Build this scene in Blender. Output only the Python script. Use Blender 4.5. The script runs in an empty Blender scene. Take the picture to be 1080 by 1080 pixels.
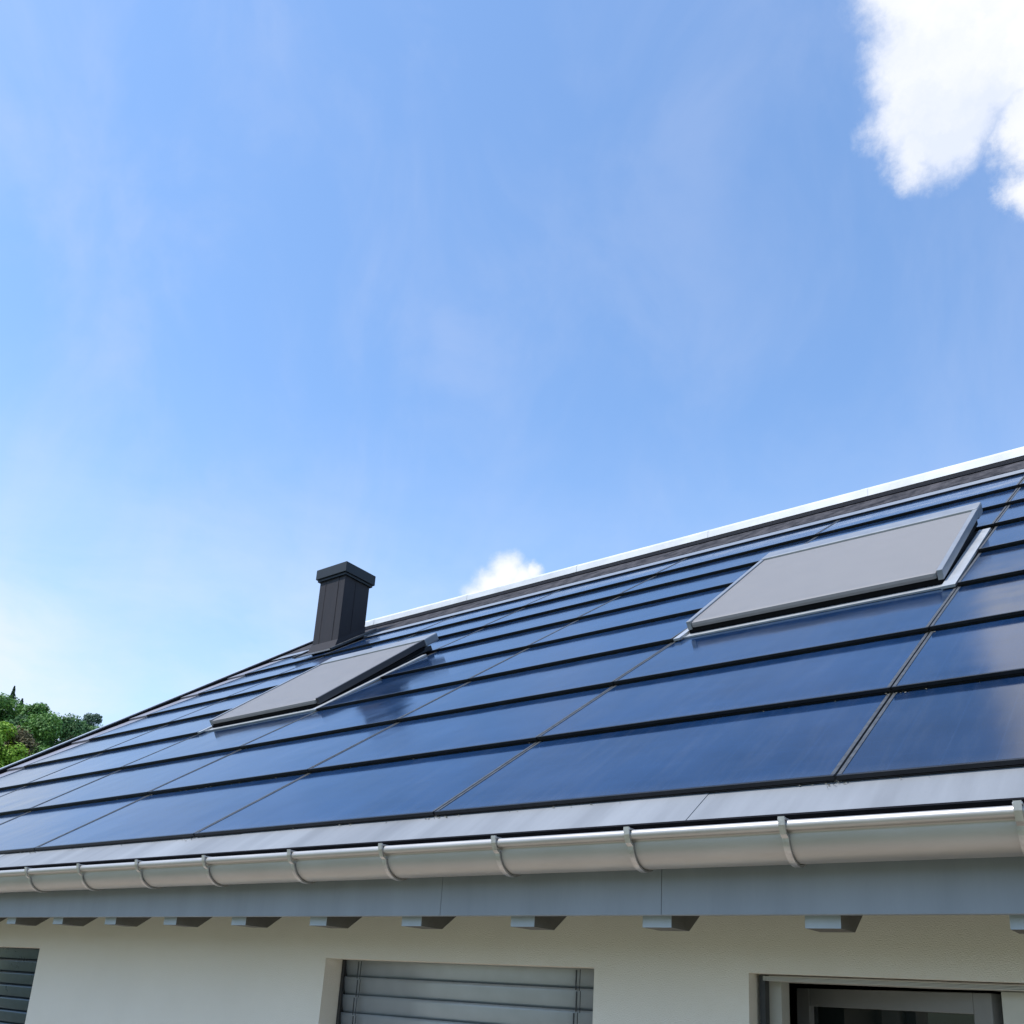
import bpy, bmesh, math, random
from mathutils import Vector, Matrix
random.seed(7)
C = bpy.context.scene.collection
TH = math.radians(35.955)
CT, ST = math.cos(TH), math.sin(TH)
EY, EZ = 3.0, 0.727            # eave line of the roof plane (first panel row)
GZ = -2.0                      # terrace level


def RP(x, s, h=0.0):
    return Vector((x, EY + s * CT - h * ST, EZ + s * ST + h * CT))


# ------------------------------------------------------------------ materials
def mat(name, col, rough=0.5, metal=0.0, var=0.0, vscale=6.0, bump=0.0, bscale=60.0, spec=0.5, coat=0.0, stretch=(1, 1, 1), col2=None):
    m = bpy.data.materials.new(name); m.use_nodes = True
    nt = m.node_tree; b = nt.nodes['Principled BSDF']
    b.inputs['Base Color'].default_value = (*col, 1)
    b.inputs['Roughness'].default_value = rough
    b.inputs['Metallic'].default_value = metal
    b.inputs['Specular IOR Level'].default_value = spec
    b.inputs['Coat Weight'].default_value = coat
    tc = nt.nodes.new('ShaderNodeTexCoord')
    mp = nt.nodes.new('ShaderNodeMapping'); mp.inputs['Scale'].default_value = stretch
    nt.links.new(tc.outputs['Object'], mp.inputs[0])
    if var or col2:
        n = nt.nodes.new('ShaderNodeTexNoise'); n.inputs['Scale'].default_value = vscale
        n.inputs['Detail'].default_value = 6; n.inputs['Roughness'].default_value = 0.6
        nt.links.new(mp.outputs[0], n.inputs['Vector'])
        r = nt.nodes.new('ShaderNodeValToRGB')
        r.color_ramp.elements[0].position = 0.3; r.color_ramp.elements[1].position = 0.7
        c2 = col2 if col2 else tuple(min(1, c * (1 + var)) for c in col)
        c1 = col if col2 else tuple(c * (1 - var) for c in col)
        r.color_ramp.elements[0].color = (*c1, 1); r.color_ramp.elements[1].color = (*c2, 1)
        nt.links.new(n.outputs['Fac'], r.inputs[0]); nt.links.new(r.outputs[0], b.inputs['Base Color'])
        mr = nt.nodes.new('ShaderNodeMapRange')
        mr.inputs['To Min'].default_value = rough * 0.85; mr.inputs['To Max'].default_value = min(1, rough * 1.2)
        nt.links.new(n.outputs['Fac'], mr.inputs['Value']); nt.links.new(mr.outputs[0], b.inputs['Roughness'])
    if bump:
        n2 = nt.nodes.new('ShaderNodeTexNoise'); n2.inputs['Scale'].default_value = bscale; n2.inputs['Detail'].default_value = 4
        nt.links.new(mp.outputs[0], n2.inputs['Vector'])
        bp = nt.nodes.new('ShaderNodeBump'); bp.inputs['Strength'].default_value = bump; bp.inputs['Distance'].default_value = 0.01
        nt.links.new(n2.outputs['Fac'], bp.inputs['Height']); nt.links.new(bp.outputs[0], b.inputs['Normal'])
    return m


def glass_panel_mat():
    """dark blue monocrystalline laminate under glossy glass, a little dusty towards the lower edge"""
    m = bpy.data.materials.new('solar_glass'); m.use_nodes = True
    nt = m.node_tree; b = nt.nodes['Principled BSDF']; L = nt.links.new
    tc = nt.nodes.new('ShaderNodeTexCoord'); oi = nt.nodes.new('ShaderNodeObjectInfo')
    add = nt.nodes.new('ShaderNodeVectorMath'); add.operation = 'ADD'
    L(tc.outputs['Object'], add.inputs[0])
    rv = nt.nodes.new('ShaderNodeVectorMath'); rv.operation = 'SCALE'; rv.inputs[0].default_value = (31, 17, 5)
    L(oi.outputs['Random'], rv.inputs['Scale']); L(rv.outputs[0], add.inputs[1])
    n = nt.nodes.new('ShaderNodeTexNoise'); n.inputs['Scale'].default_value = 2.3; n.inputs['Detail'].default_value = 7; n.inputs['Roughness'].default_value = .62
    L(add.outputs[0], n.inputs['Vector'])
    # cell grid: faint
    sx = nt.nodes.new('ShaderNodeSeparateXYZ'); L(tc.outputs['Object'], sx.inputs[0])
    def grid(sock, pitch):
        a = nt.nodes.new('ShaderNodeMath'); a.operation = 'PINGPONG'; a.inputs[1].default_value = pitch / 2
        L(sock, a.inputs[0])
        g = nt.nodes.new('ShaderNodeMath'); g.operation = 'LESS_THAN'; g.inputs[1].default_value = 0.0016
        L(a.outputs[0], g.inputs[0]); return g.outputs[0]
    gx, gy = grid(sx.outputs[0], .158), grid(sx.outputs[1], .158)
    mx = nt.nodes.new('ShaderNodeMath'); mx.operation = 'MAXIMUM'; L(gx, mx.inputs[0]); L(gy, mx.inputs[1])
    ramp = nt.nodes.new('ShaderNodeValToRGB')
    ramp.color_ramp.elements[0].position = .3; ramp.color_ramp.elements[1].position = .75
    ramp.color_ramp.elements[0].color = (*PCOL[0], 1); ramp.color_ramp.elements[1].color = (*PCOL[1], 1)
    L(n.outputs['Fac'], ramp.inputs[0])
    mixg = nt.nodes.new('ShaderNodeMixRGB'); mixg.blend_type = 'MIX'; mixg.inputs[2].default_value = (.03, .07, .17, 1)
    gm = nt.nodes.new('ShaderNodeMath'); gm.operation = 'MULTIPLY'; gm.inputs[1].default_value = .22
    L(mx.outputs[0], gm.inputs[0]); L(gm.outputs[0], mixg.inputs[0]); L(ramp.outputs[0], mixg.inputs[1])
    L(mixg.outputs[0], b.inputs['Base Color'])
    hs = nt.nodes.new('ShaderNodeHueSaturation')
    mr0 = nt.nodes.new('ShaderNodeMapRange'); mr0.inputs['To Min'].default_value = .75; mr0.inputs['To Max'].default_value = 1.2
    L(oi.outputs['Random'], mr0.inputs['Value']); L(mr0.outputs[0], hs.inputs['Value'])
    L(mixg.outputs[0], hs.inputs['Color']); L(hs.outputs[0], b.inputs['Base Color'])
    mr = nt.nodes.new('ShaderNodeMapRange'); mr.inputs['To Min'].default_value = .05; mr.inputs['To Max'].default_value = .16
    L(n.outputs['Fac'], mr.inputs['Value']); L(mr.outputs[0], b.inputs['Roughness'])
    b.inputs['IOR'].default_value = 1.45
    dm = nt.nodes.new('ShaderNodeMapping'); dm.inputs['Scale'].default_value = (9, 1.1, 1); L(add.outputs[0], dm.inputs[0])
    dn = nt.nodes.new('ShaderNodeTexNoise'); dn.inputs['Scale'].default_value = 2; dn.inputs['Detail'].default_value = 8; dn.inputs['Roughness'].default_value = .7
    L(dm.outputs[0], dn.inputs['Vector'])
    dr = nt.nodes.new('ShaderNodeMapRange'); dr.inputs['From Min'].default_value = .48; dr.inputs['From Max'].default_value = .78; dr.inputs['To Max'].default_value = .05
    L(dn.outputs['Fac'], dr.inputs['Value'])
    er = nt.nodes.new('ShaderNodeMapRange'); er.inputs['From Min'].default_value = .09; er.inputs['From Max'].default_value = .0; er.inputs['To Max'].default_value = .10
    L(sx.outputs[1], er.inputs['Value'])
    ea = nt.nodes.new('ShaderNodeMath'); ea.operation = 'MULTIPLY'; L(er.outputs[0], ea.inputs[0]); L(n.outputs['Fac'], ea.inputs[1])
    es = nt.nodes.new('ShaderNodeMath'); es.operation = 'ADD'; L(ea.outputs[0], es.inputs[0]); L(dr.outputs[0], es.inputs[1])
    dx = nt.nodes.new('ShaderNodeMixRGB'); dx.inputs[2].default_value = (.30, .30, .28, 1)
    L(es.outputs[0], dx.inputs[0]); L(hs.outputs[0], dx.inputs[1]); L(dx.outputs[0], b.inputs['Base Color'])
    n3 = nt.nodes.new('ShaderNodeTexNoise'); n3.inputs['Scale'].default_value = 1.6; n3.inputs['Detail'].default_value = 2
    L(add.outputs[0], n3.inputs['Vector'])
    bp = nt.nodes.new('ShaderNodeBump'); bp.inputs['Strength'].default_value = .22; bp.inputs['Distance'].default_value = .02
    L(n3.outputs['Fac'], bp.inputs['Height']); L(bp.outputs[0], b.inputs['Normal'])
    return m


PCOL = ((.004, .017, .052), (.010, .032, .088))
M_panel = glass_panel_mat()
M_frame = mat('panel_frame_black', (.012, .013, .017), .38, .3, .3, 20)
M_rail = mat('panel_side_profile', (.075, .08, .085), .5, .4, .35, 25)
M_zinc = mat('eave_zinc', (.205, .22, .24), .6, .15, .20, 1.5, .05, 30, stretch=(3.2, .35, .35))
M_alu = mat('light_flashing', (.44, .46, .48), .38, .35, .1, 8)
M_white = mat('bright_ridge_metal', (.60, .61, .62), .45, .1, .12, 3)
M_black = mat('black_trim_and_shade', (.008, .008, .010), .9, 0, .3, 15, spec=.08)  # black stands for shade on drip edge, verge side and ridge gap
M_vent = mat('ridge_vent_mesh', (.008, .008, .010), .8, 0, 0, 9, col2=(.085, .08, .085), stretch=(1, .5, .5), spec=.1)
M_gut = mat('gutter_steel', (.44, .42, .395), .44, .65, .07, 4, .03, 25, stretch=(1, 3, 3))
M_brk = mat('gutter_strap', (.50, .48, .46), .38, .8, .2, 40)
M_fascia = mat('fascia_paint', (.235, .26, .288), .55, 0, .10, 2.2, .12, 40, stretch=(2.5, 1, .35))
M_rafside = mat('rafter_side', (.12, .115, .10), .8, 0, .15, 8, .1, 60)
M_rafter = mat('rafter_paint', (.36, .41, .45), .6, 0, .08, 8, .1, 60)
M_soffit = mat('soffit_boards', (.50, .50, .48), .7, 0, .08, 8)
M_wall = mat('wall_render', (.69, .65, .565), .9, 0, .045, 1.1, .35, 230)
M_chim = mat('chimney_cladding', (.019, .0165, .020), .62, .05, .2, 5, .08, 12, spec=.35, stretch=(3, 3, .6))
M_chimcap = mat('chimney_cap_metal', (.018, .024, .030), .55, .1, .15, 8, spec=.35)
M_cur = mat('shutter_slats_grey', (.19, .187, .192), .55, .1, .05, 7)
M_shfr = mat('shutter_frame_grey', (.27, .285, .305), .4, .4, .08, 9)
M_dark = mat('window_dark_metal', (.045, .047, .05), .4, .4, .15, 12)
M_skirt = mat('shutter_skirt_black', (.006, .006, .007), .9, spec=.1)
M_shrail_shade = mat('shutter_rail_shaded', (.035, .033, .035), .5, .1)  # shaded copy of the shutter frame grey
M_blind_refl = mat('blind_slats_dark_reflection', (.085, .11, .125), .28, .5, .1, 9)  # slat grey darkened to stand for a dark reflection
M_blind = mat('blind_slats', (.385, .415, .44), .4, .35, .06, 9)
M_cord = mat('blind_tape', (.04, .045, .05), .7)
M_wfr = mat('window_frame_grey', (.20, .20, .20), .45, .1, .05, 9)
M_wfl = mat('window_frame_light', (.46, .46, .42), .5, 0, .05, 9)
M_gl = mat('window_glass', (.012, .016, .016), .03, 0, spec=.9)
M_pav = mat('terrace_paving', (.34, .29, .24), .8, 0, .12, 3, .3, 30)
M_grass = mat('meadow', (.075, .095, .045), .9, 0, 0, .12, .4, 3, col2=(.13, .15, .075))
M_bark = mat('bark', (.07, .05, .035), .9, 0, .3, 6)
M_tile = mat('rear_roof_metal', (.10, .10, .11), .5, .3, .1, 5)
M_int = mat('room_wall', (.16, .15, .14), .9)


# ------------------------------------------------------------------ mesh helpers
def box(bm, lo, hi, f=None, bev=0.0):
    """axis-aligned box in local coords, mapped through f, optional bevel"""
    vs = []
    for z in (lo[2], hi[2]):
        for (x, y) in ((lo[0], lo[1]), (hi[0], lo[1]), (hi[0], hi[1]), (lo[0], hi[1])):
            p = Vector((x, y, z)); vs.append(bm.verts.new(f(*p) if f else p))
    fs = [bm.faces.new([vs[i] for i in q]) for q in ((3, 2, 1, 0), (4, 5, 6, 7), (0, 1, 5, 4), (1, 2, 6, 5), (2, 3, 7, 6), (3, 0, 4, 7))]
    if bev:
        es = list({e for q in fs for e in q.edges})
        bmesh.ops.bevel(bm, geom=es, offset=bev, segments=2, affect='EDGES', profile=.6)
    return bm


def sweep(bm, prof, x0, x1, closed=False, nx=1):
    """profile of (y,z) points swept along x"""
    rows = []
    for i in range(nx + 1):
        x = x0 + (x1 - x0) * i / nx
        rows.append([bm.verts.new((x, y, z)) for y, z in prof])
    n = len(prof)
    for a, b in zip(rows, rows[1:]):
        for j in range(n if closed else n - 1):
            k = (j + 1) % n
            bm.faces.new((a[j], b[j], b[k], a[k]))
    if closed:
        bm.faces.new(rows[0][::-1]); bm.faces.new(rows[-1])
    return bm


def obj(name, bm, m, parent=None, off=Vector((0, 0, 0)), label=None, smooth=False):
    bmesh.ops.recalc_face_normals(bm, faces=bm.faces)
    me = bpy.data.meshes.new(name); 
    for v in bm.verts: v.co -= off
    bm.to_mesh(me); bm.free()
    for mm in (m if isinstance(m, (list, tuple)) else [m]): me.materials.append(mm)
    if smooth:
        for p in me.polygons: p.use_smooth = True
    o = bpy.data.objects.new(name, me); C.objects.link(o); o.parent = parent
    if label: o['label'] = label
    return o


def thing(name, label, cat, loc, group=None):
    o = bpy.data.objects.new(name, None); o.empty_display_size = .3; C.objects.link(o)
    o.location = loc; o['label'] = label; o['category'] = cat
    if group: o['group'] = group
    return o


B = bmesh.new
XL, XR = -11.90, 5.0           # verge and the end of the house to the right
W = 1.745                      # panel module width
X0 = -0.968                    # seam right of the right-hand roof window
PITCH = .9
NR = 8

# ------------------------------------------------------------------ HOUSE
HO = Vector((-3.4, 3.4, GZ))
house = thing('house', 'cream rendered house with a solar panel roof, steel gutter and grey fascia', 'house', HO)


def part(name, bm, m, parent=None, label=None, smooth=False):
    return obj(name, bm, m, parent or house, HO, label, smooth)


WY = 3.40                      # facade plane
RIDGE_S = 8.62
# roof slab, front and rear slope
ry, rz = RP(0, RIDGE_S)[1:]
bm = B()
t = .10
prof = [tuple(RP(0, -.20, -.004)[1:]), tuple(RP(0, RIDGE_S, -.004)[1:]), (ry * 2 - EY, EZ), (ry * 2 - EY, EZ - t * 1.3), (ry, rz - t * 1.4),
        tuple(RP(0, -.20, -.035)[1:])]
sweep(bm, prof, XL + .01, XR, closed=True)
roof = part('roof', bm, M_tile)
# eave flashing: long zinc sheets lapping one another
seams = [XL + .02, -9.2, -6.6, -4.05, -1.42, 1.2, 3.6, XR]
for i, (a, b) in enumerate(zip(seams, seams[1:])):
    bm = B()
    h = .012 + (i % 2) * .0015
    sweep(bm, [tuple(RP(0, .25, h)[1:]), tuple(RP(0, -.216, h)[1:]), tuple(RP(0, -.222, h - .004)[1:]), tuple(RP(0, -.216, h - .008)[1:]), tuple(RP(0, .25, h - .006)[1:])], a, b - .002, closed=True)
    part('eave_flashing', bm, M_zinc, roof)
bm = B(); box(bm, (XL + .02, -.236, -.034), (XR, -.2225, .0160), RP); part('drip_edge_shade', bm, M_black, roof)  # drop edge of the flashing, its shadow put in as black
# verge trim, the shade on its side painted as black
bm = B(); box(bm, (XL - .10, -.25, -.16), (XL + .01, RIDGE_S, .055), RP, .006); verge = part('verge_trim', bm, M_black, roof, 'metal verge trim with its shaded side painted black')
bm = B(); box(bm, (XL - .115, -.25, .057), (XL - .03, RIDGE_S, .068), RP); part('verge_capping', bm, M_alu, roof)
# metal strip between verge and panels, stepped with the rows
cols = []
k = 0
while X0 + W * (k) < XR - .2: k += 1
kmax = k - 1
kmin = -6
PXL = X0 + W * kmin
bm = B()
for r in range(NR):
    def st(x, s, h, r=r): return RP(x, r * PITCH + s, .002 + (1 - s / .96) * .027 + h)
    box(bm, (XL + .03, .002, 0), (PXL - .006, .955, .006), st)
    box(bm, (XL + .03, .002, -.018), (PXL - .006, .012, -.001), st)
part('verge_flashing', bm, mat('verge_sheet', (.24, .235, .26), .45, .4, .12, 5), roof)
# ridge: top metal strip, vent, black strip painted as the shadow gap, ridge cap
TS = NR * PITCH
bm = B(); box(bm, (XL + .02, TS - .004, .004), (XR, TS + .016, .030), RP, .002); part('ridge_starter_edge', bm, M_frame, roof)
bm = B(); box(bm, (XL + .02, TS + .017, .010), (XR, TS + .30, .026), RP, .003); part('ridge_flashing', bm, M_shfr, roof)
bm = B(); box(bm, (XL + .02, TS + .305, .010), (XR, TS + .98, .030), RP); part('ridge_vent', bm, M_vent, roof)
bm = B(); box(bm, (XL + .02, TS + .985, .0), (XR, TS + 1.40, .040), RP); part('ridge_gap_shade', bm, M_black, roof)
bm = B()
p0 = RP(0, TS + 1.36, .046)
capprof = [(p0.y, p0.z), (p0.y + .004, p0.z + .085), (ry, rz + .15), (ry + .05, rz + .13), (ry * 2 - p0.y, p0.z + .02),
           (ry * 2 - p0.y, p0.z), (ry + .04, rz + .11), (ry, rz + .13), (p0.y + .010, p0.z + .075), (p0.y + .008, p0.z)]
sweep(bm, capprof, XL - .1, XR, closed=True)
rgc = random.Random(3)
xj = XL + 1.1
while xj < XR - .3:      # lapped joints of the capping
    jp = [(y - .004 if y < ry else y + .004, z + .004) for y, z in capprof[:6]]
    jp2 = jp + [(y, z - .006) for y, z in jp[::-1]]
    sweep(bm, jp2, xj, xj + .09, closed=True)
    xj += 2.0
part('ridge_cap', bm, M_white, roof, 'bright metal ridge capping')

# walls: facade with three openings, gables, rear
ZT = .30
WIN = [(-8.23, -6.70), (-3.757, -2.127), (-1.453, .62)]
ZH, ZS = .146, -1.25
GXL, GXR = XL + .45, XR - .3


def wall_top(y):
    return EZ + (y - EY) * ST / CT - .13


bm = B()
ztop = wall_top(WY) 
TW = .36
xs = [GXL] + [v for w in WIN for v in w] + [GXR]
for i in range(0, len(xs), 2):
    box(bm, (xs[i], WY, GZ), (xs[i + 1], WY + TW, ZH))
for i, w in enumerate(WIN):
    sill = ZS if i < 2 else GZ
    if i < 2: box(bm, (w[0], WY, GZ), (w[1], WY + TW, sill))
box(bm, (GXL, WY, ZH), (GXR, WY + TW, ztop))
YB = 2 * ry - WY
for gx in (GXL, GXR - TW):
    vs = []
    for x in (gx, gx + TW):
        vs.append([bm.verts.new((x, y, z)) for y, z in ((WY + TW, GZ), (YB - TW, GZ), (YB - TW, wall_top(WY + TW)), (ry, wall_top(ry)), (WY + TW, wall_top(WY + TW)))])
    bm.faces.new(vs[0]); bm.faces.new(vs[1][::-1])
    for j in range(5): bm.faces.new((vs[0][j], vs[0][(j + 1) % 5], vs[1][(j + 1) % 5], vs[1][j]))
box(bm, (GXL, YB - TW, GZ), (GXR, YB, ztop))
part('wall', bm, M_wall)

# soffit above the rafters
bm = B()
box(bm, (XL + .02, -.08, -.075), (XR, .9, -.045), RP)
part('soffit', bm, M_soffit)
# fascia boards with joints
FY = 2.885
fj = [XL + .02, -6.9, -2.545 , -1.545, XR]
for a, b in zip(fj, fj[1:]):
    bm = B(); box(bm, (a + .0006, FY, .304), (b - .0006, FY + .028, .60), None, .003); part('fascia_board', bm, M_fascia)
# rafter tails
RAF = []
x = -.487 + .5775 * 9
while x > XL + .1:
    RAF.append(x); x -= .5775
for x in RAF:
    bm = B()
    y0, zb = 2.932, .267
    hb = -.075 / CT   # underside of soffit
    def zr(y): return EZ + (y - EY) * ST / CT - .078 / CT
    y1 = 3.066; y2 = WY + .02
    sweep(bm, [(y0, zb), (y0, zr(y0)), (y2, zr(y2)), (y2, zb + (y2 - y1) * ST / CT), (y1, zb)], x, x + .112, closed=True)
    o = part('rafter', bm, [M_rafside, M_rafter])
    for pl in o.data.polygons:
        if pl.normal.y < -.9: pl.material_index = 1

# gutter: half-round section with a rolled bead at the lip
gy, gz, gr = 2.785, .530, .085
prof = []
for i in range(13):
    a = math.pi * 2 * i / 16 + math.radians(200)
    prof.append((2.688 + .0165 * math.cos(-a + .6), .546 + .0165 * math.sin(-a + .6)))
prof = [(2.688 + .0165 * math.cos(math.radians(d)), .546 + .0165 * math.sin(math.radians(d))) for d in range(-10, 300, 20)]
prof += [(2.7, .530)]
prof += [(gy - gr * math.cos(math.radians(d)), gz - gr * math.sin(math.radians(d))) for d in range(6, 181, 6)]
prof += [(gy + gr, .585)]
inner = [(y + (.0016 if y < gy else -.0016), z + .002) for y, z in prof[-31:]][::-1]
bm = B(); sweep(bm, prof, XL + .03, XR, nx=24)
gut = part('gutter', bm, M_gut, None, None, True)
mod = gut.modifiers.new('thick', 'SOLIDIFY'); mod.thickness = .0012
# brackets: straps under the gutter
BRX = [-.40 + .565 * 6, -.40 + .565 * 5, -.40 + .565 * 4, -.40 + .565 * 3, -.40 + .565 * 2, .165, -.40, -1.03, -1.56, -2.12, -2.70, -3.26, -3.88, -4.45, -5.02, -5.60, -6.17, -6.74, -7.31, -7.88, -8.45, -9.02, -9.59, -10.16, -10.73, -11.3]
for bx in BRX:
    bm = B()
    wv = .010
    pts = [(2.665, .570), (2.668, .545), (2.680, .520)] + [(gy - (gr + .006) * math.cos(math.radians(d)), gz - (gr + .006) * math.sin(math.radians(d))) for d in range(12, 176, 8)] + [(gy + gr + .012, .60)]
    n = len(pts)
    def norm2(i):
        a = Vector(pts[max(0, i - 1)]); b = Vector(pts[min(n - 1, i + 1)]); d = (b - a).normalized(); return Vector((-d.y, d.x))
    rows = []
    for i, pnt in enumerate(pts):
        nn = norm2(i) * .0035
        q = Vector(pnt)
        rows.append([bm.verts.new((bx - wv, *(q - nn))), bm.verts.new((bx + wv, *(q - nn))), bm.verts.new((bx + wv, *(q + nn))), bm.verts.new((bx - wv, *(q + nn)))])
    for a, b in zip(rows, rows[1:]):
        for j in range(4): bm.faces.new((a[j], a[(j + 1) % 4], b[(j + 1) % 4], b[j]))
    bm.faces.new(rows[0]); bm.faces.new(rows[-1][::-1])
    # spring clip over the bead and rivet
    box(bm, (bx - wv - .002, 2.664, .560), (bx + wv + .002, 2.715, .5665), None, .001)
    part('bracket', bm, M_brk, gut)
for jx in (-.36,):
    bm = B()
    pr2 = [(2.688 + .020 * math.cos(math.radians(d)), .546 + .020 * math.sin(math.radians(d))) for d in range(-10, 250, 20)]
    pr2 += [(gy - (gr + .004) * math.cos(math.radians(d)), gz - (gr + .004) * math.sin(math.radians(d))) for d in range(6, 181, 6)]
    sweep(bm, pr2, jx, jx + .11)
    o = part('joint_sleeve', bm, M_brk, gut, None, True); md = o.modifiers.new('t', 'SOLIDIFY'); md.thickness = .002

# chimney
cx0, cx1, cy0, cy1 = -10.42, -9.87, 8.46, 8.96
zbase = EZ + (cy0 - EY) * ST / CT
bm = B()
box(bm, (cx0, cy0, zbase - .35), (cx1, cy1, 5.92), None, .006)
# standing folds of the cladding sheets
box(bm, (cx1 - .14, cy0 - .006, zbase + .05), (cx1 - .130, cy0 + .01, 5.91))
box(bm, (cx0 + .13, cy0 - .004, zbase + .05), (cx0 + .138, cy0 + .01, 5.91))
box(bm, (cx1 - .01, cy0 + .22, zbase + .25), (cx1 + .005, cy0 + .23, 5.91))
chim = part('chimney', bm, M_chim, None, 'dark metal clad chimney')
bm = B(); box(bm, (cx0 - .055, cy0 - .055, 5.925), (cx1 + .055, cy1 + .055, 6.085), None, .008)
box(bm, (cx0 - .03, cy0 - .03, 5.89), (cx1 + .03, cy1 + .03, 5.922)); part('chimney_cap', bm, M_chimcap, chim)
bm = B()
s0 = (cy0 - EY) / CT; s1 = (cy1 - EY) / CT
box(bm, (cx0 - .12, s0 - .22, .052), (cx1 + .14, s1 + .16, .060), RP)
box(bm, (cx1 + .11, s0 - .22, .061), (cx1 + .15, s1 + .18, .085), RP, .003)
box(bm, (cx0 - .15, s0 - .22, .061), (cx0 - .11, s1 + .18, .085), RP, .003)
part('chimney_flashing', bm, M_rail, chim)
bm = B()
b0 = [bm.verts.new(v) for v in (RP(cx0 - .02, s0 - .03, .062), RP(cx1 + .02, s0 - .03, .062), RP(cx1 + .02, s1 + .03, .062), RP(cx0 - .02, s1 + .03, .062))]
t0 = [bm.verts.new((x, y, EZ + (y - EY) * ST / CT + .18)) for x, y in ((cx0 - .007, cy0 - .007), (cx1 + .007, cy0 - .007), (cx1 + .007, cy1 + .007), (cx0 - .007, cy1 + .007))]
for j in range(4): bm.faces.new((b0[j], b0[(j + 1) % 4], t0[(j + 1) % 4], t0[j]))
part('chimney_skirt', bm, M_chim, chim)


# roof windows with closed roller shutters
def roof_window(xl, name_label, railm):
    """xl = left edge of the flashing; the unit fills one panel column"""
    xr = xl + W - .015
    a, b = xl + .055, xr - .075        # shutter edges
    s0, s1 = 2.84, 4.72
    zl = .100; zu = .173               # height of the shutter's top face at its lower and upper end
    def tilt(x, s, h): return RP(x, s, zl + (zu - zl) * (s - s0) / (s1 - s0) + h)
    bm = B()
    box(bm, (a + .06, s0 + .07, .0), (a + .13, s1 - .10, .075), RP); box(bm, (b - .13, s0 + .07, .0), (b - .05, s1 - .10, .075), RP)
    box(bm, (a + .13, s0 + .07, .0), (b - .13, s0 + .15, .04), RP); box(bm, (a + .13, s1 - .18, .0), (b - .13, s1 - .10, .10), RP)
    fr = part('roof_window', bm, M_dark, None, name_label)
    bm = B()   # apron and side flashings
    box(bm, (xl, 2.765, .0125), (xr, s0 + .10, .0175), RP)
    box(bm, (xl + .046, 2.755, .011), (xr - .076, 2.765, .022), RP)
    part('apron_flashing', bm, M_alu, fr)
    for (u, v) in ((xr - .075, xr), (xl, xl + .045)):
        bm = B(); box(bm, (u, 2.70, .018), (v, 4.36, .036), RP, .002); part('side_flashing', bm, M_alu, fr)
    bm = B(); box(bm, (a + .05, s0 + .10, .03), (b - .05, s1 - .12, .036), RP); part('pane', bm, M_gl, fr)
    bm = B()   # curtain of interlocked slats
    n = 62
    sA, sB = s0 + .035, s1 - .235
    pts = []
    for i in range(n):
        u = sA + (sB - sA) * i / n; d = (sB - sA) / n
        for (du, hh) in ((0, -.0035), (.12, -.0005), (.5, 0), (.88, -.0005)):
            pts.append((u + du * d, hh))
    rows = [[bm.verts.new(tilt(x, s, h - .006)) for s, h in pts] for x in (a + .034, b - .034)]
    for j in range(len(pts) - 1): bm.faces.new((rows[0][j], rows[1][j], rows[1][j + 1], rows[0][j + 1]))
    part('shutter_curtain', bm, M_cur, fr)
    for (u, v) in ((a, a + .032), (b - .032, b)):
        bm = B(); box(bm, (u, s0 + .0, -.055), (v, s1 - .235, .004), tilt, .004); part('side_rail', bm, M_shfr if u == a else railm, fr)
    bm = B(); box(bm, (a, s1 - .228, -.075), (b, s1, .008), tilt, .014); part('shutter_box', bm, M_shfr, fr)
    bm = B(); box(bm, (a + .0325, s0 - .008, -.047), (b - .0325, s0 + .044, -.0045), tilt, .021); part('bottom_bar', bm, M_cur, fr)
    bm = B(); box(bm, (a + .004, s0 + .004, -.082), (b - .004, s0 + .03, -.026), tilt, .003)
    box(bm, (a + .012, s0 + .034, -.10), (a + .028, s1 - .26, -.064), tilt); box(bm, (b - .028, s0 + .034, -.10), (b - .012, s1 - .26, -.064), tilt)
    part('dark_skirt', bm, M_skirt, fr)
    return fr


roof_window(X0 - W + .008, 'roof window nearer the camera, its grey roller shutter closed', M_shfr)
roof_window(X0 - 4 * W + .008, 'roof window farther left below the chimney, its grey roller shutter closed', M_shrail_shade)  # right rail takes the darker copy, shade painted into its colour


# facade windows
def blind(x0, x1, y, ztop_, nsl, parent, bmat, pitch=.0895, tilt=math.radians(80)):
    bm = B()
    for i in range(nsl):
        zc = ztop_ - .035 - pitch * i
        rows = []
        npt = 7
        for j in range(npt):
            u = (j / (npt - 1) - .5) * (pitch * 1.04); c = .0035 * (1 - (2 * j / (npt - 1) - 1) ** 2)
            rows.append((y + .012 * 0 + u * math.cos(tilt) * -1 - c * math.sin(tilt), zc + u * math.sin(tilt) - c * math.cos(tilt)))
        sweep(bm, rows, x0 + .012, x1 - .012)
    o = part('blind', bm, bmat, parent, None, True)
    md = o.modifiers.new('t', 'SOLIDIFY'); md.thickness = .0012
    return o


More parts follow.
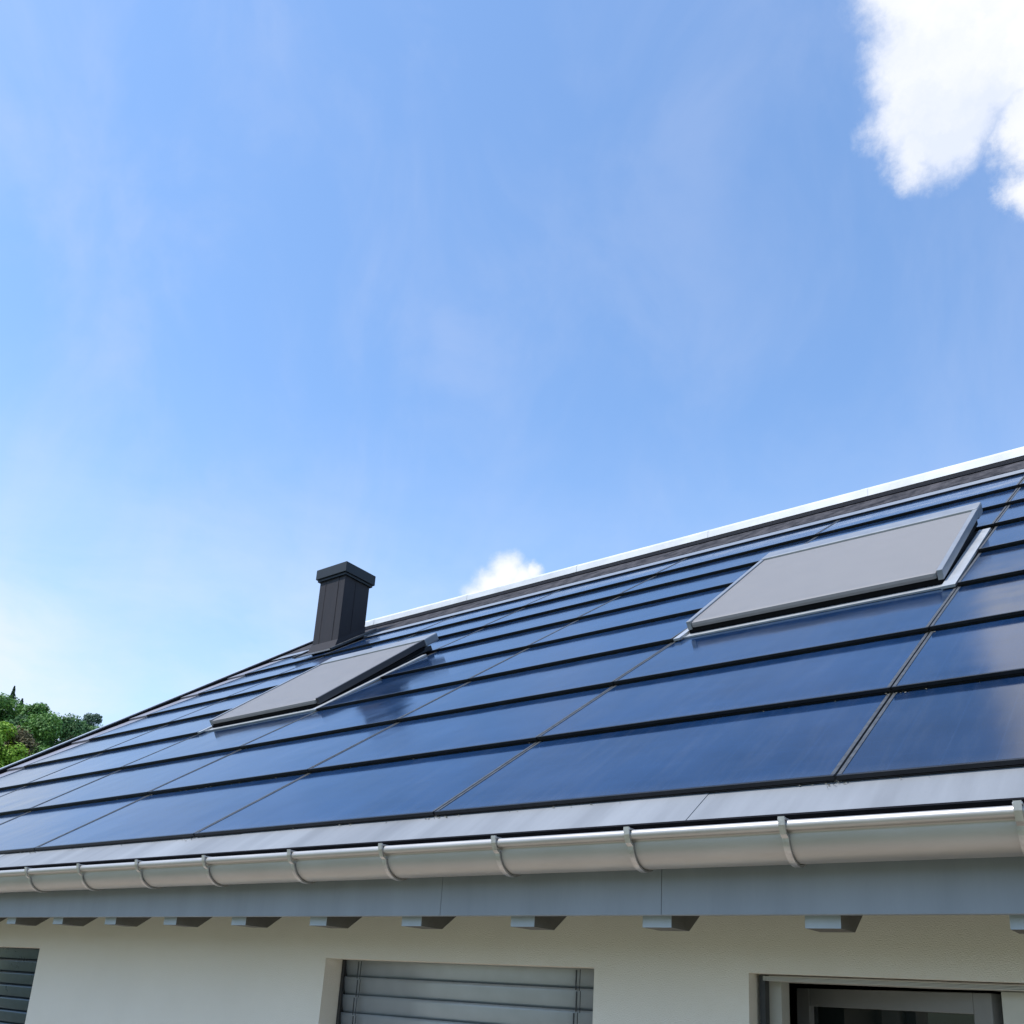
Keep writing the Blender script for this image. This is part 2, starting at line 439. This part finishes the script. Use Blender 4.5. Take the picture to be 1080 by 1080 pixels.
for i, (w0, w1) in enumerate(WIN[:2]):
    bm = B()
    yf = WY + .20
    for q in (((w0, yf, ZS), (w0 + .07, yf + .07, ZH)), ((w1 - .07, yf, ZS), (w1, yf + .07, ZH)), ((w0 + .07, yf, ZS), (w1 - .07, yf + .07, ZS + .07)), ((w0 + .07, yf, ZH - .07), (w1 - .07, yf + .07, ZH))):
        box(bm, *q)
    fr = part('window', bm, M_wfr, None, 'window with its outside blind lowered' )
    bm = B(); box(bm, (w0 + .07, yf + .03, ZS + .07), (w1 - .07, yf + .04, ZH - .07)); part('pane', bm, M_gl, fr)
    blind(w0, w1, WY + .135, ZH - .006, 15, fr, M_blind_refl if i == 0 else M_blind)  # left blind has its dark reflection put into the colour
    bm = B()
    for gx in (w0 + .004, w1 - .022):
        bm = B(); box(bm, (gx, WY + .115, ZS + .02), (gx + .018, WY + .155, ZH - .002)); part('guide_rail', bm, M_dark, fr)
    bm = B()
    for gx in (w0 + .13, w1 - .16):
        for q in range(15):
            zq = ZH - .006 - .0895 * q
            dx = .006 * math.sin(q * 2.1)
            box(bm, (gx + dx, WY + .106, zq - .086), (gx + dx + .006, WY + .109, zq - .002))
            box(bm, (gx + dx + .02, WY + .107, zq - .089), (gx + dx + .0225, WY + .110, zq - .0))
    part('ladder_tape', bm, M_cord, fr)
    bm = B(); box(bm, (w0 - .03, WY - .04, ZS - .03), (w1 + .03, yf - .002, ZS - .001), None, .004); part('sill', bm, M_alu, fr)

# open terrace window at the right: fixed frame, raised blind stack, sash swung inwards
w0, w1 = WIN[2]
yf = WY + .15
bm = B()
box(bm, (w0, yf, GZ + .02), (w0 + .065, yf + .08, ZH)); box(bm, (w1 - .065, yf, GZ + .02), (w1, yf + .08, ZH))
box(bm, (w0 + .065, yf, ZH - .022), (w1 - .065, yf + .08, ZH)); box(bm, (w0 + .065, yf, GZ + .02), (w1 - .065, yf + .08, GZ + .09))
box(bm, (-.635, yf - .004, GZ + .09), (-.555, yf + .076, ZH - .024), None, .003)
fr = part('terrace_window', bm, M_wfl, None, 'window standing open with its blind raised')
bm = B(); box(bm, (w0 + .012, WY + .07, GZ + .05), (w0 + .034, WY + .11, ZH - .002)); part('guide_rail', bm, M_dark, fr); bm = B(); box(bm, (w1 - .034, WY + .07, GZ + .05), (w1 - .012, WY + .11, ZH - .002)); part('guide_rail', bm, M_dark, fr)
bm = B()
for q in range(4):
    box(bm, (w0 + .036, WY + .045, ZH - .010 - q * .0042), (w1 - .036, WY + .125, ZH - .0075 - q * .0042))
part('raised_blind', bm, M_wfl, fr)
hx, hy = -.64, yf + .075
ang = math.radians(24)
def swing(u, v, z): return Vector((hx - u * math.cos(ang) - v * math.sin(ang), hy + u * math.sin(ang) - v * math.cos(ang), z))
bm = B()
Ls = .875; zt = .115; zb = GZ + .1
box(bm, (0, 0, zb), (.07, .07, zt), swing, .004); box(bm, (Ls - .07, 0, zb), (Ls, .07, zt), swing, .004)
box(bm, (.07, 0.001, zt - .07), (Ls - .07, .069, zt), swing, .004); box(bm, (.07, .001, zb), (Ls - .07, .069, zb + .08), swing, .004)
part('open_sash', bm, M_wfr, fr)
bm = B(); box(bm, (.07, .03, zb + .08), (Ls - .07, .045, zt - .07), swing); part('sash_pane', bm, M_gl, fr)
bm = B(); box(bm, (-.555, yf + .03, GZ + .09), (w1 - .065, yf + .04, ZH - .045)); part('fixed_pane', bm, M_gl, fr)
# dark room behind
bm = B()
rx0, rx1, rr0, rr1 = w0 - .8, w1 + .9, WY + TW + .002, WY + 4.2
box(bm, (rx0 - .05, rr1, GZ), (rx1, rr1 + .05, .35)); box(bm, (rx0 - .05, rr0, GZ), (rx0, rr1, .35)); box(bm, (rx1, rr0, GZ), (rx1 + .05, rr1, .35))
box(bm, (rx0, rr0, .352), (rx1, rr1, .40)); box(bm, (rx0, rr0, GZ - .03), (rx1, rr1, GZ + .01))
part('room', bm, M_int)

# ------------------------------------------------------------------ SOLAR PANELS
def panel_meshes():
    Lp = .955; g = .004
    def tl(x, s, h): return Vector((x, s, .002 + (1 - s / Lp) * .027 + h))
    bm = B()
    x0, x1 = g, W - g
    box(bm, (x0, .0, -.006), (x1, .014, .010), tl, .0015)              # bottom lip
    box(bm, (x0, .010, -.027), (x1, .022, -.0062), tl)                  # recessed skirt
    box(bm, (x0 + .03, .004, -.0125), (x1 - .03, .0098, -.0095), tl)     # thin rib in the recess
    fm = bpy.data.meshes.new('panel_frame'); bmesh.ops.recalc_face_normals(bm, faces=bm.faces); bm.to_mesh(fm); bm.free(); fm.materials.append(M_frame)
    rm = []
    for (a, b) in ((x0, x0 + .014), (x1 - .014, x1)):
        bm = B(); box(bm, (a, .0142, -.004), (b, Lp, .0095), tl, .001)
        q = bpy.data.meshes.new('panel_rail'); bmesh.ops.recalc_face_normals(bm, faces=bm.faces); bm.to_mesh(q); bm.free(); q.materials.append(M_rail); rm.append(q)
    bm = B(); box(bm, (x0 + .0142, .0142, 0), (x1 - .0142, Lp, .007), tl)
    gm = bpy.data.meshes.new('panel_glass'); bmesh.ops.recalc_face_normals(bm, faces=bm.faces); bm.to_mesh(gm); bm.free(); gm.materials.append(M_panel)
    return fm, rm, gm


FM, RM, GM = panel_meshes()
rown = ['bottom row', 'second row', 'third row', 'fourth row', 'fifth row',
        'third row from the top', 'second row from the top', 'top row']
coln = {-1: 'in line with the nearer roof window', -2: 'one left of the nearer roof window', -3: 'one right of the farther roof window',
        -4: 'in line with the farther roof window', -5: 'one left of the farther roof window', -6: 'beside the left verge',
        0: 'one right of the nearer roof window', 1: 'two right of the nearer roof window', 2: 'three right of the nearer roof window', 3: 'in the last column at the right'}
for r in range(NR):
    for k in range(kmin, kmax):
        x = X0 + W * k
        if k in (-1, -4) and r in (3, 4): continue
        if k in (1, 2, 3) and r < 4 and k > 1: pass
        loc = RP(x, r * PITCH, 0)
        o = thing('solar_panel', 'blue solar panel, %s, %s' % (rown[r], coln[k]), 'solar panel', loc, 'solar panels laid in rows on the roof')
        o.rotation_euler = (TH + random.uniform(-.0012, .0012), random.uniform(-.001, .001), 0)
        short = 1.0
        for nm, me in (('frame', FM), ('side_profile', RM[0]), ('side_profile', RM[1]), ('glass', GM)):
            c = bpy.data.objects.new(nm, me); C.objects.link(c); c.parent = o
            if k in (-1, -4) and r == 5: pass

bm = B(); rg = random.Random(5)
for i in range(230):
    k = rg.randint(-5, 1)
    if rg.random() < .6: x = X0 + W * k + rg.gauss(0, .03); s = rg.choice([0, 0, 0, .9, .9, 1.8]) + rg.gauss(-.008, .012)
    else: x = rg.uniform(-7, .8); s = rg.choice([0, 0, .9]) - rg.uniform(.002, .022)
    p = RP(x, s, .014 if s > .5 else .017)
    r_ = rg.uniform(.0025, .006)
    vs = [bm.verts.new(p + Vector((rg.uniform(-1, 1) * r_ * 1.6, rg.uniform(-1, 1) * r_, rg.uniform(-.6, 1) * r_))) for _ in range(5)]
    for q in ((0, 1, 2), (0, 2, 3), (1, 2, 4), (0, 3, 4)): bm.faces.new([vs[j] for j in q])
d = obj('leaf_litter', bm, mat('litter', (.16, .15, .12), .9, 0, .4, 60)); d['kind'] = 'stuff'; d['label'] = 'specks of dry moss and dirt caught along the lower panel edges'; d['category'] = 'debris'

# the course above each roof window starts where the shutter ends: fill strip of black metal
for k in (-1, -4):
    bm = B(); box(bm, (X0 + W * k + .01, 2.90, .002), (X0 + W * (k + 1) - .01, 4.49, .012), RP); part('roof_window_surround', bm, M_frame, roof)

# ------------------------------------------------------------------ GROUND
def hill(x, y):
    # wooded hill to the left, lower meadow hills all round
    d = math.hypot(x, y); az = math.degrees(math.atan2(x, y))
    h = 0
    wl = max(0, 1 - abs((az + 68) / 46) ** 2)
    h += min(max(0, d - 62) * .27, 34) * wl
    wb = max(0, 1 - abs(((az - 190 + 180) % 360 - 180) / 120) ** 2)
    h += min(max(0, d - 90) * .2, 26) * wb
    h += min(max(0, d - 200) * .05, 20) * .6
    return GZ - .35 + h + (0.4 * math.sin(x * .07) * math.cos(y * .05) if d > 40 else 0)


bm = B()
rad = [0, 6, 12, 20, 30, 40, 50, 60, 68, 78, 90, 100, 112, 125, 140, 155, 170, 185, 200, 240, 300, 400, 600, 1000]
NA = 96
prev = None
c0 = bm.verts.new((0, 0, hill(0, 0)))
for ri in rad[1:]:
    ring = [bm.verts.new((ri * math.sin(2 * math.pi * j / NA), ri * math.cos(2 * math.pi * j / NA), hill(ri * math.sin(2 * math.pi * j / NA), ri * math.cos(2 * math.pi * j / NA)))) for j in range(NA)]
    for j in range(NA):
        if prev is None: bm.faces.new((c0, ring[j], ring[(j + 1) % NA]))
        else: bm.faces.new((prev[j], ring[j], ring[(j + 1) % NA], prev[(j + 1) % NA]))
    prev = ring
g = obj('ground', bm, M_grass, smooth=True); g['kind'] = 'structure'
bm = B(); box(bm, (-12.5, .6, GZ - .36), (6.5, WY - .003, GZ), None, .01)
p = obj('terrace', bm, M_pav); p['kind'] = 'structure'

# ------------------------------------------------------------------ TREES
def leafmat(name, c1, c2):
    m = bpy.data.materials.new(name); m.use_nodes = True; nt = m.node_tree; b = nt.nodes['Principled BSDF']
    tc = nt.nodes.new('ShaderNodeTexCoord'); n = nt.nodes.new('ShaderNodeTexNoise'); n.inputs['Scale'].default_value = .9; n.inputs['Detail'].default_value = 5
    nt.links.new(tc.outputs['Object'], n.inputs['Vector'])
    r = nt.nodes.new('ShaderNodeValToRGB'); r.color_ramp.elements[0].position = .35; r.color_ramp.elements[1].position = .65
    r.color_ramp.elements[0].color = (*c1, 1); r.color_ramp.elements[1].color = (*c2, 1)
    nt.links.new(n.outputs['Fac'], r.inputs[0]); nt.links.new(r.outputs[0], b.inputs['Base Color'])
    b.inputs['Roughness'].default_value = .7
    tr = nt.nodes.new('ShaderNodeBsdfTranslucent'); nt.links.new(r.outputs[0], tr.inputs['Color'])
    ms = nt.nodes.new('ShaderNodeMixShader'); ms.inputs[0].default_value = .25
    nt.links.new(b.outputs[0], ms.inputs[1]); nt.links.new(tr.outputs[0], ms.inputs[2])
    nt.links.new(ms.outputs[0], nt.nodes['Material Output'].inputs[0])
    return m


LM = {'mid': leafmat('leaves_mid', (.062, .15, .028), (.135, .28, .055)),
      'yellow': leafmat('leaves_yellow', (.15, .29, .02), (.27, .43, .045)),
      'dark': leafmat('leaves_dark', (.045, .11, .035), (.09, .20, .06)),
      'conifer': leafmat('needles', (.034, .085, .038), (.062, .14, .058)),
      'brown': leafmat('leaves_reddish', (.07, .075, .028), (.15, .115, .05)),
      'blue': leafmat('leaves_bluish', (.045, .095, .06), (.085, .155, .095))}


def leafquad(bm, p, n, sz, rng):
    n = n.normalized(); t = n.orthogonal().normalized(); t.rotate(Matrix.Rotation(rng.uniform(0, 6.28), 3, n)); b = n.cross(t)
    a, c = sz * rng.uniform(.6, 1.3), sz * rng.uniform(.5, 1)
    vs = [bm.verts.new(p + t * a), bm.verts.new(p + b * c), bm.verts.new(p - t * a), bm.verts.new(p - b * c)]
    bm.faces.new(vs)


def trunk_bm(h, r, rng, limbs=5, top=.75):
    bm = B()
    def cone(p, q, r0, r1, n=7):
        d = (q - p).normalized(); t = d.orthogonal().normalized(); b = d.cross(t)
        A = [bm.verts.new(p + (t * math.cos(a) + b * math.sin(a)) * r0) for a in [6.283 * i / n for i in range(n)]]
        Bv = [bm.verts.new(q + (t * math.cos(a) + b * math.sin(a)) * r1) for a in [6.283 * i / n for i in range(n)]]
        for i in range(n): bm.faces.new((A[i], A[(i + 1) % n], Bv[(i + 1) % n], Bv[i]))
    cone(Vector((0, 0, -.5)), Vector((0, 0, h * top)), r, r * .3)
    for i in range(limbs):
        a = rng.uniform(0, 6.28); z = h * rng.uniform(.3, .6)
        cone(Vector((0, 0, z)), Vector((math.cos(a) * h * .22, math.sin(a) * h * .22, z + h * .2)), r * .4, r * .1, 5)
    return bm


def crown_broad(h, w, rng, nleaf=8200):
    bm = B(); blobs = []
    for i in range(17):
        a = rng.uniform(0, 6.28); z = rng.uniform(.30, .90)
        rr = w * .5 * math.sqrt(max(.05, 1 - ((z - .55) / .45) ** 2)) * rng.uniform(.25, .8)
        blobs.append((Vector((rr * math.cos(a), rr * math.sin(a), h * z)), w * rng.uniform(.15, .27)))
    blobs.append((Vector((rng.uniform(-.3, .3), rng.uniform(-.3, .3), h * .9)), w * .17))
    for i in range(nleaf):
        c, r = rng.choice(blobs)
        d = Vector((rng.gauss(0, 1), rng.gauss(0, 1), rng.gauss(0, 1))).normalized()
        p = c + d * r * rng.uniform(.6, 1.12); p.z = c.z + (p.z - c.z) * .85
        leafquad(bm, p, d + Vector((rng.gauss(0, .5), rng.gauss(0, .5), rng.gauss(.3, .5))), w * .028, rng)
    return bm


def crown_conifer(h, w, rng, nleaf=7500):
    bm = B()
    for i in range(nleaf):
        t = rng.random() ** 1.4; z = h * (.1 + .9 * t)
        layer = .85 + .18 * math.sin(t * 45 + 1)
        r = w * .5 * (1 - t) ** 1.05 * layer * rng.uniform(.3, 1.1) + .02
        a = rng.uniform(0, 6.28); a += .25 * math.sin(a * 7)
        p = Vector((r * math.cos(a), r * math.sin(a), z - r * .25))
        leafquad(bm, p, Vector((math.cos(a) * .5, math.sin(a) * .5, 1)) + Vector((rng.gauss(0, .3), rng.gauss(0, .3), 0)), w * (.012 + .018 * (1 - t)), rng)
    return bm


def tree(az, d, h, w, kind, label, cat='tree', name='tree', seed=0, group='trees on the wooded hill'):
    rng = random.Random(seed)
    a = math.radians(az); x, y = d * math.sin(a), d * math.cos(a)
    loc = Vector((x, y, hill(x, y)))
    o = thing(name, label, cat, loc, group)
    con = kind == 'conifer'
    obj('trunk', trunk_bm(h, h * .018 + .05, rng, 0 if con else 6, .95 if con else .7), M_bark, o)
    obj('crown', crown_conifer(h, w, rng) if con else crown_broad(h, w, rng), LM[kind], o)
    return o


def azpx(x):   # degrees of azimuth (left negative) of the image columns at the wood
    return -67.6 + x * (67.6 - 62.5) / 100


TREES = [
    (azpx(12), 152, 15.0, 9.0, 'conifer', 'dark conifer whose pointed spire is the highest treetop on the hill', 'conifer_tree'),
    (azpx(22), 150, 13.5, 10.5, 'conifer', 'shorter dark conifer just right of the tallest spire', 'conifer_tree'),
    (azpx(44), 146, 13.2, 6.6, 'mid', 'round green broadleaf tree standing right of the two conifers', 'broadleaf_tree'),
    (azpx(3), 148, 12.6, 5.5, 'mid', 'green broadleaf tree below and left of the tallest spire', 'broadleaf_tree'),
    (azpx(10), 118, 11.5, 6.5, 'yellow', 'bright yellow-green tree low at the left edge of the wood', 'broadleaf_tree'),
    (azpx(32), 121, 10.4, 6.0, 'brown', 'reddish brown tree between the yellow-green tree and the mid-green ones', 'broadleaf_tree'),
    (azpx(28), 140, 11.2, 5.5, 'dark', 'dark green tree beneath the shorter conifer', 'broadleaf_tree'),
    (azpx(57), 138, 12.0, 6.6, 'mid', 'mid-green tree right of the round-topped tree', 'broadleaf_tree'),
    (azpx(72), 146, 12.2, 5.6, 'dark', 'low dark tree on the falling skyline near the roof edge', 'broadleaf_tree'),
    (azpx(83), 150, 12.0, 5.2, 'dark', 'small dark tree beside the bluish tree', 'broadleaf_tree'),
    (azpx(94), 158, 13.4, 4.6, 'blue', 'bluish green tree touching the roof verge at the right end of the wood', 'broadleaf_tree'),
    (azpx(-9), 146, 13.0, 6.8, 'mid', 'green tree at the picture edge left of the wood', 'broadleaf_tree'),
    (azpx(52), 118, 9.6, 6.2, 'mid', 'green tree low on the slope just above the roof verge', 'broadleaf_tree'),
    (azpx(2), 102, 8.6, 5.0, 'dark', 'dark bushy tree at the foot of the slope by the verge', 'broadleaf_tree'),
    (azpx(18), 100, 8.6, 5.0, 'mid', 'low green tree just over the roof verge near the left edge', 'broadleaf_tree'),
    (azpx(-22), 150, 14.0, 7.0, 'dark', 'dark tree on the left continuation of the wood', 'broadleaf_tree'),
    (azpx(-18), 120, 11.0, 7.0, 'mid', 'green tree on the lower left continuation of the wood', 'broadleaf_tree'),
    (azpx(108), 156, 11.5, 6.5, 'mid', 'green tree hidden behind the roof verge', 'broadleaf_tree'),
    (azpx(78), 125, 9.4, 5.5, 'dark', 'dark tree low behind the roof verge', 'broadleaf_tree'),
]
for i, (az, d, h, w, kd, lb, nm) in enumerate(TREES):
    tree(az, d, h + (0 if kd == 'conifer' else .9), w * (1 if kd == 'conifer' else 1.08), kd, lb, 'tree', nm, 100 + i)

# ------------------------------------------------------------------ LIGHT AND SKY
SEL, SAZ = math.radians(60), math.radians(180 + 24)    # azimuth clockwise from +Y
S = Vector((math.sin(SAZ) * math.cos(SEL), math.cos(SAZ) * math.cos(SEL), math.sin(SEL)))
sd = bpy.data.lights.new('sun', 'SUN'); sd.energy = 2.5; sd.angle = math.radians(.5); sd.color = (1, .955, .89)
so = bpy.data.objects.new('sun', sd); C.objects.link(so); so.location = (0, -10, 20)
so.rotation_euler = S.to_track_quat('Z', 'Y').to_euler()

wd = bpy.data.worlds.new('World'); bpy.context.scene.world = wd; wd.use_nodes = True
nt = wd.node_tree; L = nt.links.new; N = nt.nodes.new
bg = nt.nodes['Background']
sky = N('ShaderNodeTexSky'); sky.sky_type = 'NISHITA'; sky.sun_disc = False
sky.sun_elevation = SEL; sky.sun_rotation = SAZ
sky.air_density = 1.0; sky.dust_density = .6; sky.ozone_density = 1.6; sky.altitude = 400
tc = N('ShaderNodeTexCoord'); DIR = tc.outputs['Generated']


def math_(op, a, b=None, c=None, clamp=False):
    n = N('ShaderNodeMath'); n.operation = op; n.use_clamp = clamp
    for i, v in enumerate((a, b, c)):
        if v is None: continue
        if hasattr(v, 'links') or hasattr(v, 'is_linked'): L(v, n.inputs[i])
        else: n.inputs[i].default_value = v
    return n.outputs[0]


def noise(vec, scale, detail=6, rough=.55, dist=0, stretch=None, rot=None):
    if stretch or rot:
        m = N('ShaderNodeMapping'); m.inputs['Scale'].default_value = stretch or (1, 1, 1); m.inputs['Rotation'].default_value = rot or (0, 0, 0)
        L(vec, m.inputs[0]); vec = m.outputs[0]
    n = N('ShaderNodeTexNoise'); n.inputs['Scale'].default_value = scale; n.inputs['Detail'].default_value = detail
    n.inputs['Roughness'].default_value = rough; n.inputs['Distortion'].default_value = dist
    L(vec, n.inputs['Vector']); return n


# warped direction
nw = noise(DIR, 11, 10, .68)
sub = N('ShaderNodeVectorMath'); sub.operation = 'SUBTRACT'; L(nw.outputs['Color'], sub.inputs[0]); sub.inputs[1].default_value = (.5, .5, .5)
scl = N('ShaderNodeVectorMath'); scl.operation = 'SCALE'; L(sub.outputs[0], scl.inputs[0]); scl.inputs['Scale'].default_value = .085
wr = N('ShaderNodeVectorMath'); wr.operation = 'ADD'; L(DIR, wr.inputs[0]); L(scl.outputs[0], wr.inputs[1])
scl2 = N('ShaderNodeVectorMath'); scl2.operation = 'SCALE'; L(sub.outputs[0], scl2.inputs[0]); scl2.inputs['Scale'].default_value = .045
wr2 = N('ShaderNodeVectorMath'); wr2.operation = 'ADD'; L(DIR, wr2.inputs[0]); L(scl2.outputs[0], wr2.inputs[1])


def blob(c, r, soft, vec):
    d = N('ShaderNodeVectorMath'); d.operation = 'DISTANCE'; L(vec, d.inputs[0]); d.inputs[1].default_value = Vector(c).normalized()
    mr = N('ShaderNodeMapRange'); mr.interpolation_type = 'SMOOTHSTEP'; mr.inputs['From Min'].default_value = r + soft; mr.inputs['From Max'].default_value = r - soft
    L(d.outputs['Value'], mr.inputs['Value']); return mr.outputs[0]


big = None
CLOUDS = [((-.086, 0.6354, 0.7685), .068, .018), ((-.1193, 0.6618, 0.7417), .036, .016), ((-.098, 0.6820, 0.7260), .036, .016), ((-.125, 0.6840, 0.7200), .022, .016), ((-.0563, 0.6304, 0.7763), .088, .02), ((-.040, 0.7040, 0.7104), .034, .014),
          ((-.0521, 0.7378, 0.6734), .017, .012), ((-.02, 0.5940, 0.8070), .13, .02), ((.02, 0.6840, 0.7270), .05, .02), ((-.0686, 0.6512, 0.7576), .062, .018)]
for c, r, s in CLOUDS:
    o = blob(c, r, s, wr.outputs[0]); big = o if big is None else math_('MAXIMUM', big, o)
small = None
for c, r, s in [((-.564, .703, .430), .017, .009), ((-.575, .700, .415), .020, .009), ((-.540, .722, .429), .009, .006), ((-.59, .695, .405), .016, .009), ((-.550, .712, .418), .017, .009)]:
    o = blob(c, r, s, wr2.outputs[0]); small = o if small is None else math_('MAXIMUM', small, o)
# thin wisps
ci = noise(DIR, 2.4, 8, .58, .45, (2.6, 2.6, .8), (.3, .5, .9))
cir = N('ShaderNodeMapRange'); cir.interpolation_type = 'SMOOTHSTEP'; cir.inputs['From Min'].default_value = .38; cir.inputs['From Max'].default_value = .78
L(ci.outputs['Fac'], cir.inputs['Value'])
leftw = blob((-.72, .30, .62), .28, .33, wr.outputs[0])
cirw = math_('MULTIPLY', cir.outputs[0], math_('MULTIPLY_ADD', leftw, .17, .15))
# pale hazy air near the horizon at the left
sep = N('ShaderNodeSeparateXYZ'); L(DIR, sep.inputs[0])
lowm = N('ShaderNodeMapRange'); lowm.interpolation_type = 'SMOOTHSTEP'; lowm.inputs['From Min'].default_value = .58; lowm.inputs['From Max'].default_value = .16
L(sep.outputs[2], lowm.inputs['Value'])
lcl = noise(DIR, 5, 7, .6, .3, (1, 1, 2.6))
lcm = N('ShaderNodeMapRange'); lcm.inputs['From Min'].default_value = .35; lcm.inputs['From Max'].default_value = .65; lcm.inputs['To Min'].default_value = .45; lcm.inputs['To Max'].default_value = 1
L(lcl.outputs['Fac'], lcm.inputs['Value'])
low = math_('MULTIPLY', math_('MULTIPLY', lowm.outputs[0], lcm.outputs[0]), .75)

hsv = N('ShaderNodeHueSaturation'); hsv.inputs['Saturation'].default_value = 1.0; hsv.inputs['Value'].default_value = 1
L(sky.outputs[0], hsv.inputs['Color'])
tint = N('ShaderNodeMixRGB'); tint.blend_type = 'MULTIPLY'; tint.inputs[0].default_value = 1; tint.inputs[2].default_value = (.97, 1.10, 1.17, 1)
L(hsv.outputs[0], tint.inputs[1])
CW = 3.9


def over(base, fac, col):
    m = N('ShaderNodeMixRGB'); L(fac, m.inputs[0]); L(base, m.inputs[1]); m.inputs[2].default_value = (*col, 1); return m.outputs[0]


c = over(tint.outputs[0], cirw, (CW * .70, CW * .76, CW * .96))
c = over(c, low, (CW * .80, CW * .90, CW * 1.02))
lw = blob((-.895, .33, .245), .075, .08, wr.outputs[0])
c = over(c, math_('MULTIPLY', math_('MULTIPLY', lw, lcm.outputs[0]), .7), (CW * .97, CW * .98, CW * 1.0))
c = over(c, math_('MULTIPLY', small, .95), (CW * 1.02, CW * 1.04, CW * 1.07))
# thick cloud: shaded by its own depth
dn = noise(wr.outputs[0], 7, 6, .55)
cr = N('ShaderNodeValToRGB'); cr.color_ramp.elements[0].position = .34; cr.color_ramp.elements[1].position = .60
cr.color_ramp.elements[0].color = (.76, .82, .95, 1); cr.color_ramp.elements[1].color = (1.0, 1.0, 1.0, 1)
L(dn.outputs['Fac'], cr.inputs[0])
cs = N('ShaderNodeMixRGB'); cs.blend_type = 'MULTIPLY'; cs.inputs[0].default_value = 1; cs.inputs[2].default_value = (CW * 1.06, CW * 1.06, CW * 1.07, 1); L(cr.outputs[0], cs.inputs[1])
m = N('ShaderNodeMixRGB'); L(big, m.inputs[0]); L(c, m.inputs[1]); L(cs.outputs[0], m.inputs[2])
L(m.outputs[0], bg.inputs['Color'])
bg.inputs['Strength'].default_value = .14

# ------------------------------------------------------------------ CAMERA
cd = bpy.data.cameras.new('camera'); co = bpy.data.objects.new('camera', cd); C.objects.link(co)
Rv, Uv, Fv = Vector((.79937939, .59782442, .05998798)), Vector((.12674671, -.26538515, .95577508)), Vector((-.5873056, .75642362, .2879157))
mt = Matrix((Rv, Uv, -Fv)).transposed().to_4x4()
co.matrix_world = mt
cd.sensor_fit = 'HORIZONTAL'; cd.sensor_width = 36; cd.lens = 983.646 / 1080 * 36
cd.shift_y = (757.472 - 540) / 1080
cd.clip_start = .05; cd.clip_end = 3000
sc = bpy.context.scene; sc.camera = co
sc.view_settings.view_transform = 'Standard'; sc.view_settings.look = 'None'; sc.view_settings.gamma = 1; sc.view_settings.exposure = .9
sc.render.resolution_x = sc.render.resolution_y = 1024
